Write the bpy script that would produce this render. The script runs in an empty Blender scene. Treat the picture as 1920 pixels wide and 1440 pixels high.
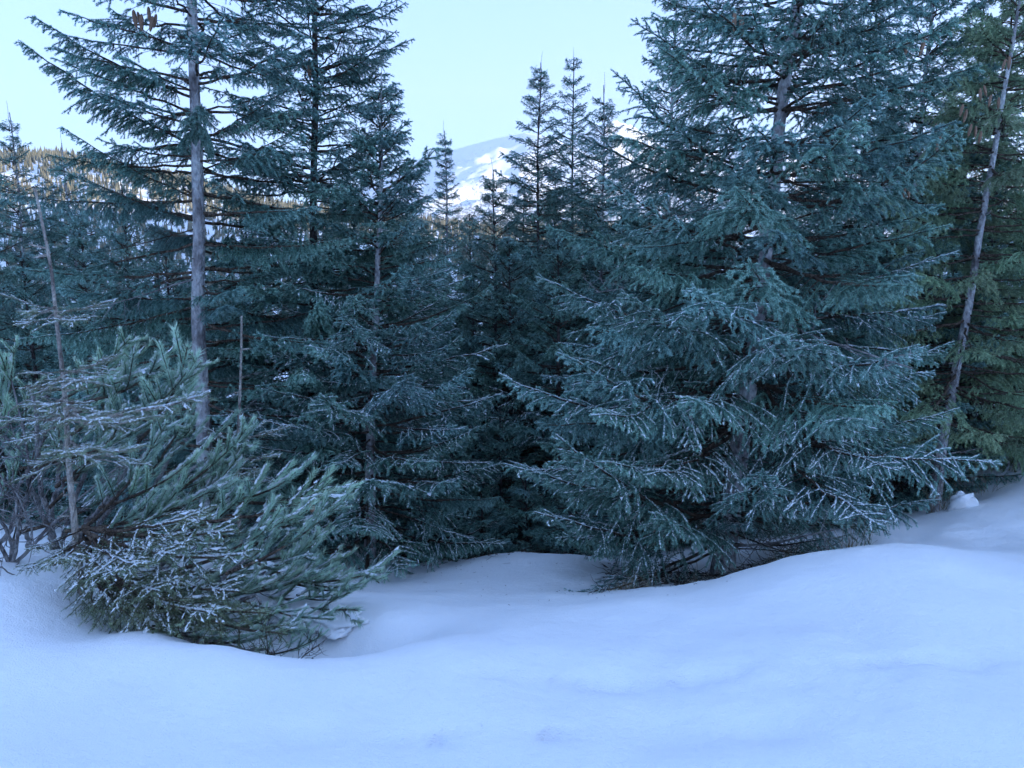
import bpy, math, random
import numpy as np
from mathutils import Vector, Matrix, Quaternion

R = math.radians
rng = np.random.default_rng(7)
random.seed(7)
scene = bpy.context.scene
COL = scene.collection

# ------------------------------------------------------------------ camera
CAM = np.array([0.0, 0.0, 1.65])
PITCH = R(10.0)
F = 1423.0                       # focal length in photo pixels (1920 wide)
cd = bpy.data.cameras.new('camera'); cam = bpy.data.objects.new('camera', cd); COL.objects.link(cam)
cam.location = CAM; cam.rotation_euler = (R(90) - PITCH, 0, 0)
cd.sensor_width = 36; cd.lens = 36 * F / 1920; cd.clip_start = 0.05; cd.clip_end = 20000
scene.camera = cam
scene.render.resolution_x = 1024; scene.render.resolution_y = 768

# ------------------------------------------------------------------ light
SUN_AZ = R(100)                  # clockwise from +Y: to the right and a little behind the camera
SUN_EL = R(12)
SUN = np.array([math.sin(SUN_AZ) * math.cos(SUN_EL), math.cos(SUN_AZ) * math.cos(SUN_EL), math.sin(SUN_EL)])
world = bpy.data.worlds.new('World'); scene.world = world; world.use_nodes = True
wn = world.node_tree.nodes; wl = world.node_tree.links
sky = wn.new('ShaderNodeTexSky'); sky.sky_type = 'NISHITA'; sky.sun_disc = False
sky.sun_elevation = SUN_EL; sky.sun_rotation = SUN_AZ
sky.altitude = 1200; sky.air_density = 1.0; sky.dust_density = 0.3; sky.ozone_density = 2.6
soft = wn.new('ShaderNodeGamma'); soft.inputs[1].default_value = 0.42      # an evenly bright winter sky all round
wl.new(sky.outputs[0], soft.inputs[0]); 
tint = wn.new('ShaderNodeMix'); tint.data_type = 'RGBA'; tint.blend_type = 'MULTIPLY'; tint.inputs[0].default_value = 1.0
tint.inputs[7].default_value = (0.65, 0.875, 1.36, 1)                        # cool white balance
wl.new(soft.outputs[0], tint.inputs[6]); wl.new(tint.outputs[2], wn['Background'].inputs[0])
wn['Background'].inputs[1].default_value = 0.15
sd = bpy.data.lights.new('sun', 'SUN'); sd.energy = 2.0; sd.angle = R(0.5); sd.color = (1.0, 0.88, 0.72)
sun = bpy.data.objects.new('sun', sd); COL.objects.link(sun)
sun.rotation_euler = Vector(-SUN).to_track_quat('-Z', 'Y').to_euler()
scene.view_settings.view_transform = 'Standard'; scene.view_settings.look = 'None'
scene.view_settings.gamma = 1.0; scene.view_settings.use_curve_mapping = False
scene.view_settings.exposure = 2.53
scene.cycles.max_bounces = 5; scene.cycles.diffuse_bounces = 4; scene.cycles.glossy_bounces = 2
scene.cycles.use_adaptive_sampling = True; scene.cycles.adaptive_threshold = 0.025

# ------------------------------------------------------------------ helpers
def ray(u, v):
    a = (u - 960.0) / F; b = (720.0 - v) / F
    return np.array([a, math.cos(PITCH) + b * math.sin(PITCH), -math.sin(PITCH) + b * math.cos(PITCH)])
def P(u, v, Y):                  # the point seen at photo pixel (u, v) that stands Y metres ahead
    d = ray(u, v); return CAM + d * (Y / d[1])
def tag(o, label=None, cat=None, group=None, kind=None):
    if label: o['label'] = label
    if cat: o['category'] = cat
    if group: o['group'] = group
    if kind: o['kind'] = kind
    return o
def empty(name, loc):
    o = bpy.data.objects.new(name, None); COL.objects.link(o); o.location = loc; o.empty_display_size = 0.2
    return o
def mesh_obj(name, me, parent=None, loc=None):
    o = bpy.data.objects.new(name, me); COL.objects.link(o)
    if parent: o.parent = parent
    if loc is not None: o.location = loc
    return o

def fbm_lattice(seed):
    r = np.random.default_rng(seed); return r.random((256, 256))
_LAT = [fbm_lattice(s) for s in range(4)]
def vnoise(x, y, s=0):
    L = _LAT[s % 4]; x = np.asarray(x, float); y = np.asarray(y, float)
    xi = np.floor(x).astype(int); yi = np.floor(y).astype(int); fx = x - xi; fy = y - yi
    fx = fx * fx * fx * (fx * (fx * 6 - 15) + 10); fy = fy * fy * fy * (fy * (fy * 6 - 15) + 10)
    g = lambda a, b: L[(xi + a) & 255, (yi + b) & 255]
    return (g(0, 0) * (1 - fx) + g(1, 0) * fx) * (1 - fy) + (g(0, 1) * (1 - fx) + g(1, 1) * fx) * fy - 0.5
def fbm(x, y, oct=4, s=0, gain=0.5):
    t = 0; a = 1.0
    for k in range(oct):
        t = t + a * vnoise(np.asarray(x) * 2 ** k + 17.3 * k, np.asarray(y) * 2 ** k + 5.1 * k, s + k); a *= gain
    return t
def sstep(a, b, x):
    t = np.clip((np.asarray(x, float) - a) / (b - a), 0, 1); return t * t * (3 - 2 * t)

class Geo:
    """collects vertices, faces (tris / quads), a per-vertex tone and a material index"""
    def __init__(self): self.v = []; self.f3 = []; self.f4 = []; self.t = []; self.n = 0
    def add(self, v, f, tone, mat):
        v = np.asarray(v, np.float32).reshape(-1, 3); f = np.asarray(f, np.int32)
        if not len(v): return
        self.v.append(v); self.t.append(np.broadcast_to(np.asarray(tone, np.float32), (len(v),)).copy())
        (self.f3 if f.shape[1] == 3 else self.f4).append((f + self.n, mat)); self.n += len(v)
    def build(self, name, mats, smooth_mats=()):
        me = bpy.data.meshes.new(name)
        V = np.concatenate(self.v); me.vertices.add(len(V)); me.vertices.foreach_set('co', V.ravel())
        idx = []; tot = []; mi = []
        for lst, k in ((self.f3, 3), (self.f4, 4)):
            for f, m in lst:
                idx.append(f.ravel()); tot.append(np.full(len(f), k, np.int32)); mi.append(np.full(len(f), m, np.int32))
        idx = np.concatenate(idx); tot = np.concatenate(tot); mi = np.concatenate(mi)
        me.loops.add(len(idx)); me.loops.foreach_set('vertex_index', idx)
        me.polygons.add(len(tot)); st = np.zeros(len(tot), np.int32); st[1:] = np.cumsum(tot)[:-1]
        me.polygons.foreach_set('loop_start', st)
        me.polygons.foreach_set('material_index', mi)
        me.polygons.foreach_set('use_smooth', np.isin(mi, list(smooth_mats)))
        at = me.attributes.new('tone', 'FLOAT', 'POINT'); at.data.foreach_set('value', np.concatenate(self.t))
        for m in mats: me.materials.append(m)
        me.update(calc_edges=True)
        return me

def unit(a): return a / np.maximum(np.linalg.norm(a, axis=-1, keepdims=True), 1e-9)
def frames(pts):
    """per-point tangent and two normals for pts [N, n, 3]"""
    t = np.empty_like(pts); t[:, 1:-1] = pts[:, 2:] - pts[:, :-2]; t[:, 0] = pts[:, 1] - pts[:, 0]; t[:, -1] = pts[:, -1] - pts[:, -2]
    t = unit(t); up = np.zeros_like(t); up[..., 2] = 1.0
    bad = np.abs(t[..., 2]) > 0.95; up[bad] = (1, 0, 0)
    a = unit(np.cross(up, t)); b = np.cross(t, a)
    return t, a, b
def tubes(geo, pts, rad, sides, tone, mat):
    """round tapered stems along polylines: pts [N, n, 3], rad [N, n]"""
    pts = np.asarray(pts, float); rad = np.asarray(rad, float)
    N, n, _ = pts.shape
    if N == 0: return
    t, a, b = frames(pts)
    ang = np.arange(sides) * 2 * math.pi / sides
    ring = pts[:, :, None, :] + rad[:, :, None, None] * (a[:, :, None, :] * np.cos(ang)[None, None, :, None] + b[:, :, None, :] * np.sin(ang)[None, None, :, None])
    base = (np.arange(N) * n * sides)[:, None, None]; i = np.arange(n - 1)[None, :, None] * sides; j = np.arange(sides)[None, None, :]; j2 = (j + 1) % sides
    f = np.stack([base + i + j, base + i + j2, base + i + sides + j2, base + i + sides + j], -1).reshape(-1, 4)
    geo.add(ring, f, tone, mat)

# ------------------------------------------------------------------ materials
def new_mat(name):
    m = bpy.data.materials.new(name); m.use_nodes = True
    return m, m.node_tree.nodes, m.node_tree.links, m.node_tree.nodes['Principled BSDF']
def ramp(n, l, src, stops):
    r = n.new('ShaderNodeValToRGB'); e = r.color_ramp.elements
    while len(e) < len(stops): e.new(0.5)
    for k, (p, c) in enumerate(stops): e[k].position = p; e[k].color = (*c, 1)
    l.new(src, r.inputs[0]); return r
def noise_node(n, l, scale, detail=3, coord='Object', rough=0.5, vec=None):
    t = n.new('ShaderNodeTexNoise'); t.inputs['Scale'].default_value = scale; t.inputs['Detail'].default_value = detail
    t.inputs['Roughness'].default_value = rough
    if vec is None:
        tc = n.new('ShaderNodeTexCoord'); l.new(tc.outputs[coord], t.inputs[0])
    else: l.new(vec, t.inputs[0])
    return t
def mixc(n, l, fac, a, b, mode='MIX'):
    m = n.new('ShaderNodeMix'); m.data_type = 'RGBA'; m.blend_type = mode
    for sock, val in ((m.inputs[0], fac), (m.inputs[6], a), (m.inputs[7], b)):
        if isinstance(val, (int, float)): sock.default_value = val
        elif isinstance(val, tuple): sock.default_value = (*val, 1)
        else: l.new(val, sock)
    return m.outputs[2]

def needle_mat(name, dark, mid, light):
    m, n, l, b = new_mat(name)
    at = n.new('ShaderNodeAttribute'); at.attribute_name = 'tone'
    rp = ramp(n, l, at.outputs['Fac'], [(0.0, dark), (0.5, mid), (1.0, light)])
    oi = n.new('ShaderNodeObjectInfo')
    hv = n.new('ShaderNodeHueSaturation')
    mr = n.new('ShaderNodeMapRange'); mr.inputs[3].default_value = 0.75; mr.inputs[4].default_value = 1.3
    l.new(oi.outputs['Random'], mr.inputs[0]); l.new(mr.outputs[0], hv.inputs['Value'])
    h2 = n.new('ShaderNodeMapRange'); h2.inputs[3].default_value = 0.462; h2.inputs[4].default_value = 0.518
    fr_ = n.new('ShaderNodeMath'); fr_.operation = 'MULTIPLY_ADD'; fr_.inputs[1].default_value = 7.31; fr_.inputs[2].default_value = 0.1; l.new(oi.outputs['Random'], fr_.inputs[0])
    fc = n.new('ShaderNodeMath'); fc.operation = 'FRACT'; l.new(fr_.outputs[0], fc.inputs[0]); l.new(fc.outputs[0], h2.inputs[0]); l.new(h2.outputs[0], hv.inputs['Hue'])
    l.new(rp.outputs[0], hv.inputs['Color'])
    l.new(hv.outputs[0], b.inputs['Base Color'])
    b.inputs['Roughness'].default_value = 0.55; b.inputs['Specular IOR Level'].default_value = 0.35
    return m
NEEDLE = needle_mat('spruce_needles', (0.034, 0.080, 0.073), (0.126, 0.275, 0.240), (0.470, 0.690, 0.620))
NEEDLE_Y = needle_mat('spruce_needles_olive', (0.095, 0.155, 0.090), (0.245, 0.370, 0.215), (0.450, 0.600, 0.370))
NEEDLE_P = needle_mat('pine_needles', (0.115, 0.200, 0.142), (0.325, 0.490, 0.368), (0.620, 0.780, 0.610))
def bark_mat(name, c0, c1, c2, scale=30):
    m, n, l, b = new_mat(name)
    geo = n.new('ShaderNodeTexCoord'); mp = n.new('ShaderNodeMapping'); mp.inputs['Scale'].default_value = (1, 1, 0.55)
    l.new(geo.outputs['Object'], mp.inputs[0])
    t1 = noise_node(n, l, scale, 5, vec=mp.outputs[0], rough=0.65); t2 = noise_node(n, l, scale * 0.22, 3, vec=mp.outputs[0])
    vo = n.new('ShaderNodeTexVoronoi'); vo.inputs['Scale'].default_value = scale * 1.3; l.new(mp.outputs[0], vo.inputs[0])
    r1 = ramp(n, l, t1.outputs[0], [(0.3, c0), (0.52, c1), (0.75, c2)])
    r2 = ramp(n, l, t2.outputs[0], [(0.35, (0.45, 0.42, 0.42)), (0.5, (0.95, 0.95, 0.95)), (0.65, (1.25, 1.28, 1.25))])
    l.new(mixc(n, l, 1.0, r1.outputs[0], r2.outputs[0], 'MULTIPLY'), b.inputs['Base Color'])
    b.inputs['Roughness'].default_value = 0.9; b.inputs['Specular IOR Level'].default_value = 0.2
    mx = n.new('ShaderNodeMath'); mx.operation = 'ADD'; l.new(t1.outputs[0], mx.inputs[0]); l.new(vo.outputs['Distance'], mx.inputs[1])
    bp = n.new('ShaderNodeBump'); bp.inputs['Strength'].default_value = 1.0; bp.inputs['Distance'].default_value = 0.02
    l.new(mx.outputs[0], bp.inputs['Height']); l.new(bp.outputs[0], b.inputs['Normal'])
    return m
BARK = bark_mat('spruce_bark', (0.23, 0.22, 0.22), (0.45, 0.44, 0.44), (0.68, 0.67, 0.66))
BARK_D = bark_mat('spruce_bark_dark', (0.045, 0.036, 0.034), (0.10, 0.08, 0.075), (0.19, 0.17, 0.16))
TWIG = bark_mat('twig_bark', (0.05, 0.036, 0.028), (0.11, 0.08, 0.06), (0.20, 0.15, 0.115), 60)
TWIG_PALE = bark_mat('pale_shoot_bark', (0.27, 0.235, 0.20), (0.44, 0.39, 0.34), (0.60, 0.55, 0.49), 60)
TWIG_GREY = bark_mat('grey_dead_twig', (0.17, 0.155, 0.15), (0.29, 0.275, 0.27), (0.44, 0.42, 0.42), 50)
mF, n, l, b = new_mat('rime'); b.inputs['Base Color'].default_value = (0.82, 0.85, 0.87, 1); b.inputs['Roughness'].default_value = 0.7
FROST = mF
mC, n, l, b = new_mat('cone_scales')
t = noise_node(n, l, 90, 2); rp = ramp(n, l, t.outputs[0], [(0.3, (0.13, 0.07, 0.04)), (0.7, (0.36, 0.22, 0.14))]); l.new(rp.outputs[0], b.inputs['Base Color']); b.inputs['Roughness'].default_value = 0.7
CONE = mC
mG, n, l, b = new_mat('dry_grass')
at = n.new('ShaderNodeAttribute'); at.attribute_name = 'tone'
rp = ramp(n, l, at.outputs['Fac'], [(0.0, (0.12, 0.085, 0.045)), (1.0, (0.38, 0.30, 0.17))]); l.new(rp.outputs[0], b.inputs['Base Color']); b.inputs['Roughness'].default_value = 0.8
GRASS = mG

# snow: white, faint large tone drift, fine crust relief
mS, n, l, b = new_mat('snow')
t1 = noise_node(n, l, 0.7, 4); t2 = noise_node(n, l, 14, 5, rough=0.6); t3 = noise_node(n, l, 160, 3)
rp = ramp(n, l, t1.outputs[0], [(0.3, (0.90, 0.92, 0.93)), (0.7, (0.95, 0.96, 0.96))])
l.new(rp.outputs[0], b.inputs['Base Color']); b.inputs['Roughness'].default_value = 0.75; b.inputs['Specular IOR Level'].default_value = 0.25
b1 = n.new('ShaderNodeBump'); b1.inputs['Strength'].default_value = 0.4; b1.inputs['Distance'].default_value = 0.035; l.new(t2.outputs[0], b1.inputs['Height'])
b2 = n.new('ShaderNodeBump'); b2.inputs['Strength'].default_value = 0.8; b2.inputs['Distance'].default_value = 0.006; l.new(t3.outputs[0], b2.inputs['Height']); l.new(b1.outputs[0], b2.inputs['Normal'])
l.new(b2.outputs[0], b.inputs['Normal'])
SNOW = mS
# mountain snow with rock and dwarf-pine speckle on steeper places
mM, n, l, b = new_mat('mountain_snow')
t1 = noise_node(n, l, 0.012, 6, rough=0.65); t2 = noise_node(n, l, 0.09, 4, rough=0.7)
ge = n.new('ShaderNodeNewGeometry'); sx = n.new('ShaderNodeSeparateXYZ'); l.new(ge.outputs['Position'], sx.inputs[0])
mr = n.new('ShaderNodeMapRange'); mr.inputs[1].default_value = 60; mr.inputs[2].default_value = 300; mr.inputs[3].default_value = 0.13; mr.inputs[4].default_value = -0.1; l.new(sx.outputs[2], mr.inputs[0])
ad = n.new('ShaderNodeMath'); ad.operation = 'ADD'; l.new(t2.outputs[0], ad.inputs[0]); l.new(mr.outputs[0], ad.inputs[1])
ad2 = n.new('ShaderNodeMath'); ad2.operation = 'MULTIPLY_ADD'; l.new(t1.outputs[0], ad2.inputs[0]); ad2.inputs[1].default_value = 0.35; l.new(ad.outputs[0], ad2.inputs[2])
rp = ramp(n, l, ad2.outputs[0], [(0.72, (0.86, 0.88, 0.90)), (0.84, (0.22, 0.22, 0.21))])
l.new(rp.outputs[0], b.inputs['Base Color']); b.inputs['Roughness'].default_value = 0.8
MOUNTAIN = mM
mT, n, l, b = new_mat('far_conifers')
oi = noise_node(n, l, 0.05, 3); rp = ramp(n, l, oi.outputs[0], [(0.3, (0.12, 0.12, 0.08)), (0.7, (0.22, 0.20, 0.135))]); l.new(rp.outputs[0], b.inputs['Base Color']); b.inputs['Roughness'].default_value = 0.9
FARTREE = mT

# ------------------------------------------------------------------ ground
CP = [  # (pixel u, pixel v, metres ahead) on the visible snow
 (0,1440,2.1),(480,1440,2.1),(960,1440,2.1),(1440,1440,2.05),(1920,1440,2.0),
 (0,1250,2.8),(300,1300,2.6),(700,1300,2.6),(1100,1280,2.75),(1500,1240,2.8),(1900,1220,2.8),
 (60,1088,3.5),(100,1112,3.4),(260,1192,3.0),(420,1210,2.95),(600,1224,2.92),(760,1200,3.1),
 (700,1160,3.75),(900,1155,3.8),(1090,1145,3.75),(1250,1127,3.8),(1400,1098,3.85),(1500,1063,3.95),(1600,1036,4.1),(1700,1029,4.2),(1760,1038,4.2),(1850,1055,4.2),(1920,1066,4.2),
 (900,1100,5.3),(760,1085,6.0),(1000,1045,6.3),(1080,1043,6.3),(880,1060,6.4),
 (1350,1085,6.0),(1200,1105,5.4),(1480,1050,5.9),(1100,1110,5.2),
 (1680,985,6.5),(1900,1005,5.8),(1720,970,7.0),(1800,955,7.0),(1900,902,7.6),(1915,868,8.2),(1750,962,7.5),
 (450,1045,4.6),(560,1105,4.3),(620,1125,4.6),(10,1045,4.5)]
pts = [tuple(P(*c)) for c in CP]
pts += [(-1.55,3.35,-0.22),(-1.15,3.35,-0.42),(-0.8,3.3,-0.45),(-0.72,3.6,-0.42),(-1.7,3.9,-0.3),
        (0,0,0),(-3,0,0.02),(3,0,0.02),(0,-4,0.1),(-4,-4,0.1),(4,-4,0.1),(-5,3,0.05),(5,2.5,0.0),
        (-6,6,-0.7),(-3,7,-1.2),(-6,9,-1.6),(-1,8.5,-1.9),(1.2,8.5,-1.9),(3.2,8.5,-1.6),(0,12,-2.5),(-6,13,-2.4),(4,12,-2.0),(8,12,-.2),(9,8,0.05),(9,4,-0.1),(-10,4,-0.2),(-10,9,-1.4),
        (0,17,-3.6),(8,17,-.6),(-10,16,-3.2)]
CPX = np.array(pts)
def tps_fit(C, lam=0.02):
    X = C[:, :2]; r2 = ((X[:, None] - X[None]) ** 2).sum(-1)
    K = 0.5 * r2 * np.log(r2 + 1e-9); N = len(C); A = np.zeros((N + 3, N + 3)); A[:N, :N] = K + lam * np.eye(N)
    A[:N, N] = 1; A[:N, N + 1:] = X; A[N, :N] = 1; A[N + 1:, :N] = X.T
    return np.linalg.solve(A, np.concatenate([C[:, 2], np.zeros(3)]))
_W = tps_fit(CPX)
def tps(x, y):
    x = np.atleast_1d(np.asarray(x, float)); sh = x.shape; x = x.ravel(); y = np.atleast_1d(np.asarray(y, float)).ravel()
    out = np.empty(len(x)); N = len(CPX)
    for i in range(0, len(x), 40000):
        r2 = (x[i:i + 40000, None] - CPX[:, 0]) ** 2 + (y[i:i + 40000, None] - CPX[:, 1]) ** 2
        out[i:i + 40000] = (0.5 * r2 * np.log(r2 + 1e-9)) @ _W[:N] + _W[N] + _W[N + 1] * x[i:i + 40000] + _W[N + 2] * y[i:i + 40000]
    return out.reshape(sh)
SD = np.array([math.sin(SUN_AZ), math.cos(SUN_AZ)])
PRINTS = [(700,1335,.045,.018),(760,1322,.045,.018),(830,1312,.045,.018),(985,1283,.045,.017),(1050,1262,.05,.02),(1210,1232,.05,.018),(1290,1215,.05,.018),(1370,1196,.05,.016),(1700,1260,.07,.02),(1640,1290,.06,.018),(1760,1215,.07,.022),(560,1400,.2,.015),(300,1280,.25,.015),(1250,1400,.25,.015),(1105,1247,0.07,0.022),(1130,1252,0.05,0.015),(920,1297,0.05,0.015),(945,1290,0.04,0.012),(1035,1365,0.05,0.02),(1045,1385,0.05,0.02),(1400,1406,0.035,0.02),(1815,1172,0.10,0.03),(1575,1310,0.05,0.012),(1440,1330,0.22,0.02),(1160,1175,0.15,0.02)]
PRW = [(P(u, v, 2.75 if v < 1300 else 2.35), r, d) for u, v, r, d in PRINTS]
def ground_z(x, y):
    x = np.asarray(x, float); y = np.asarray(y, float)
    w = sstep(11, 19, np.hypot(x, y - 5))
    near = tps(np.clip(x, -22, 22), np.clip(y, -16, 26)).reshape(x.shape)
    far = -0.19 * np.clip(y - 2, 0, None) * sstep(-200, 60, -x + 40) + 0.02 * np.clip(x, -50, 50)
    far = np.maximum(far, -52 + 0 * far) + np.clip(-y, 0, 60) * 0.06
    a = x * SD[0] + y * SD[1]; tt = -x * SD[1] + y * SD[0]
    ends = sstep(-1300, -800, tt) * (1 - sstep(480, 840, tt))
    ridge = (245 * np.exp(-((a - 600) / 210) ** 2) + 120 * sstep(560, 1100, a)) * ends
    far = far + ridge * (1 + 0.35 * fbm(x / 160, y / 160, 3, 2)) + fbm(x / 25, y / 25, 3) * 1.2
    z = near * (1 - w) + far * w
    d = np.hypot(x, y)
    z = z + fbm(x * 0.9, y * 0.9, 2, 1) * 0.075 * sstep(0, 4, d) + fbm(x * 2.6, y * 2.1, 3, 2) * 0.042
    trail = np.exp(-((y - 6.0 - .15 * (x - 4)) / .45) ** 2) * sstep(2.6, 3.4, x) + 0.6 * np.exp(-((x - 1.2) / .9) ** 2 - ((y - 2.7) / .35) ** 2)
    z = z + np.abs(fbm(x * 5.5, y * 6.5, 3, 1)) * -0.10 * np.clip(trail, 0, 1)
    z = z + fbm(x * 7.0, y * 6.0, 3, 3) * 0.014 * sstep(-.05, .25, fbm(x * .8 + 7, y * .8, 2, 0)) * sstep(1.0, 2.2, y)
    for p, r, dep in PRW:
        z = z - 2.2 * dep * np.exp(-((x - p[0]) ** 2 + ((y - p[1]) * 1.3) ** 2) / (r * r) * 2)
    return z
NG = 600
s = np.linspace(-1, 1, NG); k = 7.2
gx = 2.2 * np.sinh(s * k) / 1.0; gy = 3.6 + 2.2 * np.sinh(s * k)
GX, GY = np.meshgrid(gx, gy, indexing='xy')
GZ = ground_z(GX, GY)
g = Geo()
ii = np.arange((NG - 1) * NG).reshape(NG - 1, NG)[:, :-1].ravel()
g.add(np.stack([GX, GY, GZ], -1), np.stack([ii, ii + 1, ii + NG + 1, ii + NG], -1), 0.5, 0)
ground = mesh_obj('ground', g.build('ground', [SNOW], (0,)))
tag(ground, 'blue shaded snow bank in front of the spruces', kind='structure')
def gz(x, y): return float(ground_z(np.array([x]), np.array([y]))[0])

# ------------------------------------------------------------------ hills and mountains
def grid_obj(name, label, x0, x1, y0, y1, nx, ny, fz, mat):
    X, Y = np.meshgrid(np.linspace(x0, x1, nx), np.linspace(y0, y1, ny), indexing='xy'); Z = fz(X, Y)
    g = Geo(); i = np.arange((ny - 1) * nx).reshape(ny - 1, nx)[:, :-1].ravel()
    g.add(np.stack([X, Y, Z], -1), np.stack([i, i + 1, i + nx + 1, i + nx], -1), 0.5, 0)
    return tag(mesh_obj(name, g.build(name, [mat], (0,))), label, kind='structure')
def sky_el(v): # tangent of the elevation of pixel row v near the middle
    d = ray(960, v); return d[2] / d[1]
def hill_z(X, Y):      # wooded hill on the left, sunlit
    u = 960 + F * 0.985 * X / np.maximum(Y, 1)
    sk = np.interp(u, [-500, -150, 60, 200, 300, 400, 480, 560, 700, 900, 1100], [262, 262, 268, 270, 292, 318, 345, 372, 395, 410, 415])
    el = np.interp(sk, [200, 470, 520], [sky_el(200), 0.0, sky_el(520)])
    crest = 760 * el + 1.65 - 12
    prof = np.where(Y < 760, sstep(330, 760, Y), 1 - 0.8 * sstep(760, 1150, Y))
    return -58 + (crest + 58) * prof + fbm(X / 90, Y / 90, 4, 1) * 14 * prof
hill = grid_obj('hill', 'sunlit wooded hill beyond the trees on the left', -900, 420, 330, 1150, 140, 100, hill_z, SNOW)
hr = np.random.default_rng(3)
NT = 13000
hx = hr.uniform(-760, 300, NT * 3); hy = hr.uniform(380, 800, NT * 3)
keep = (fbm(hx / 70, hy / 70, 3, 2) > -0.42) & (np.abs(hx / hy + 0.38) < 0.62)
hx = hx[keep][:NT]; hy = hy[keep][:NT]; hz = hill_z(hx, hy)
hh = 4.5 + 6.5 * hr.random(len(hx)) ** 1.6; rr = hh * hr.uniform(0.16, 0.24, len(hx))
g = Geo()
for lo, hi, rs in ((0.05, 0.6, 1.0), (0.35, 1.0, 0.66)):
    S = 6; ang = np.arange(S) * 2 * math.pi / S
    jit = hr.uniform(0.75, 1.2, (len(hx), S))
    ring = np.stack([hx[:, None] + np.cos(ang) * rr[:, None] * rs * jit, hy[:, None] + np.sin(ang) * rr[:, None] * rs * jit, np.broadcast_to((hz + hh * lo)[:, None], (len(hx), S))], -1)
    tip = np.stack([hx, hy, hz + hh * hi], -1)[:, None, :]
    v = np.concatenate([ring, tip], 1); bse = (np.arange(len(hx)) * (S + 1))[:, None]; j = np.arange(S)
    f = np.stack([bse + j, bse + (j + 1) % S, np.broadcast_to(bse + S, (len(hx), S))], -1).reshape(-1, 3)
    g.add(v, f, 0.5, 0)
tag(mesh_obj('far_wood', g.build('far_wood', [FARTREE])), 'sunlit conifer wood covering the far left hill', 'wood', kind='stuff')

A = np.array([-470.0, 3350.0]); B = np.array([330.0, 2600.0]); AB = (B - A) / np.linalg.norm(B - A); NB = np.array([AB[1], -AB[0]])
def spur_z(X, Y):
    t = (X - A[0]) * AB[0] + (Y - A[1]) * AB[1]; d = (X - A[0]) * NB[0] + (Y - A[1]) * NB[1]
    LL = np.linalg.norm(B - A); px = A[0] + AB[0] * t; py = A[1] + AB[1] * t
    u = 960 + F * 0.985 * px / np.maximum(py, 200)
    sk = np.interp(u, [600, 740, 800, 860, 930, 985, 1030, 1080, 1150, 1260, 1500], [390, 342, 308, 294, 276, 266, 274, 296, 330, 370, 420])
    el = (470 - sk) / F * 1.02
    crest = py * el
    rid = np.abs(fbm(t / 170 + d / 600, d / 420, 5, 1)) * 110 + fbm(X / 60, Y / 60, 3, 3) * 16
    return crest - 0.52 * np.abs(d) ** 0.98 - rid * sstep(0, 200, np.abs(d)) + 3
mtn = grid_obj('mountain', 'snowy mountain spur in blue shade between the spruce tops', -1000, 1100, 1500, 3700, 230, 240, lambda X, Y: np.maximum(spur_z(X, Y), -60), MOUNTAIN)
def peak_z(X, Y):
    u = 960 + F * 0.985 * X / Y
    sk = np.interp(u, [800, 960, 1040, 1090, 1130, 1170, 1210, 1300, 1450, 1700, 2100], [400, 300, 268, 262, 246, 256, 275, 290, 310, 330, 360])
    crest = 4300 * (470 - sk) / F * 1.02
    prof = np.where(Y < 4300, np.clip((Y - 3200) / 1100, 0, 1) ** 1.25, 1 - np.clip((Y - 4300) / 900, 0, 1))
    return -60 + (crest + 60) * prof + (np.abs(fbm(X / 260, Y / 260, 6, 2)) * -170 + 20) * prof
grid_obj('mountain', 'sunlit rocky snow peak behind the middle spruce tops', -700, 3000, 3200, 5200, 260, 150, peak_z, MOUNTAIN)

# ------------------------------------------------------------------ spruce branches (shared meshes)
class Shoots:
    def __init__(self): self.items = []
    def add(self, pts, r0, r1, level, tone): self.items.append((pts, r0, r1, level, tone))

def bend(p0, d, length, n, hang, r, wob=0.06):
    """a shoot that leaves p0 along d and sinks by its own weight"""
    out = [p0]; d = np.array(d, float); st = length / n
    for k in range(n):
        d = d + np.array([0, 0, -hang / n]) + r.normal(0, wob, 3) / math.sqrt(n); d = d / np.linalg.norm(d)
        out.append(out[-1] + d * st)
    return np.array(out)

def needles(geo, segs, dens, ln, wd, ang, r, tone, mat, up_bias=0.35, dust=0.22):
    """segs: [(a, b, tone)] -> one thin triangle per needle, set all round the shoot and swept forward"""
    a = np.array([s[0] for s in segs]); b = np.array([s[1] for s in segs]); tn = np.array([s[2] for s in segs])
    L = np.linalg.norm(b - a, axis=1); cnt = r.poisson(L * dens)
    i = np.repeat(np.arange(len(segs)), cnt); N = len(i)
    if N == 0: return
    t = unit(b - a)[i]; p = a[i] + (b - a)[i] * r.random((N, 1))
    up = np.zeros((N, 3)); up[:, 2] = 1; up[np.abs(t[:, 2]) > 0.95] = (1, 0, 0)
    s = unit(np.cross(t, up)); q = np.cross(s, t)
    phi = r.uniform(-math.pi, math.pi, N); phi = phi * (1 - up_bias * r.random(N) * 0.6)   # phi 0 is the upper side, where rime dust lies
    al = np.radians(r.normal(ang, 9, N))
    d = t * np.cos(al)[:, None] + (q * np.cos(phi)[:, None] + s * np.sin(phi)[:, None]) * np.sin(al)[:, None]
    ll = ln * r.uniform(0.75, 1.15, N); w = unit(np.cross(d, r.normal(0, 1, (N, 3)))) * (wd / 2)
    tip = p + d * ll[:, None]
    v = np.stack([p - w, p + w, tip], 1)
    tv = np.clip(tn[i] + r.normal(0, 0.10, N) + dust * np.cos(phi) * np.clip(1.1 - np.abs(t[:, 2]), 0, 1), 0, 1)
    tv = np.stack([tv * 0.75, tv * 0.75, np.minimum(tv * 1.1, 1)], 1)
    geo.add(v, np.arange(N * 3).reshape(-1, 3), tv.ravel(), mat)

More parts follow.
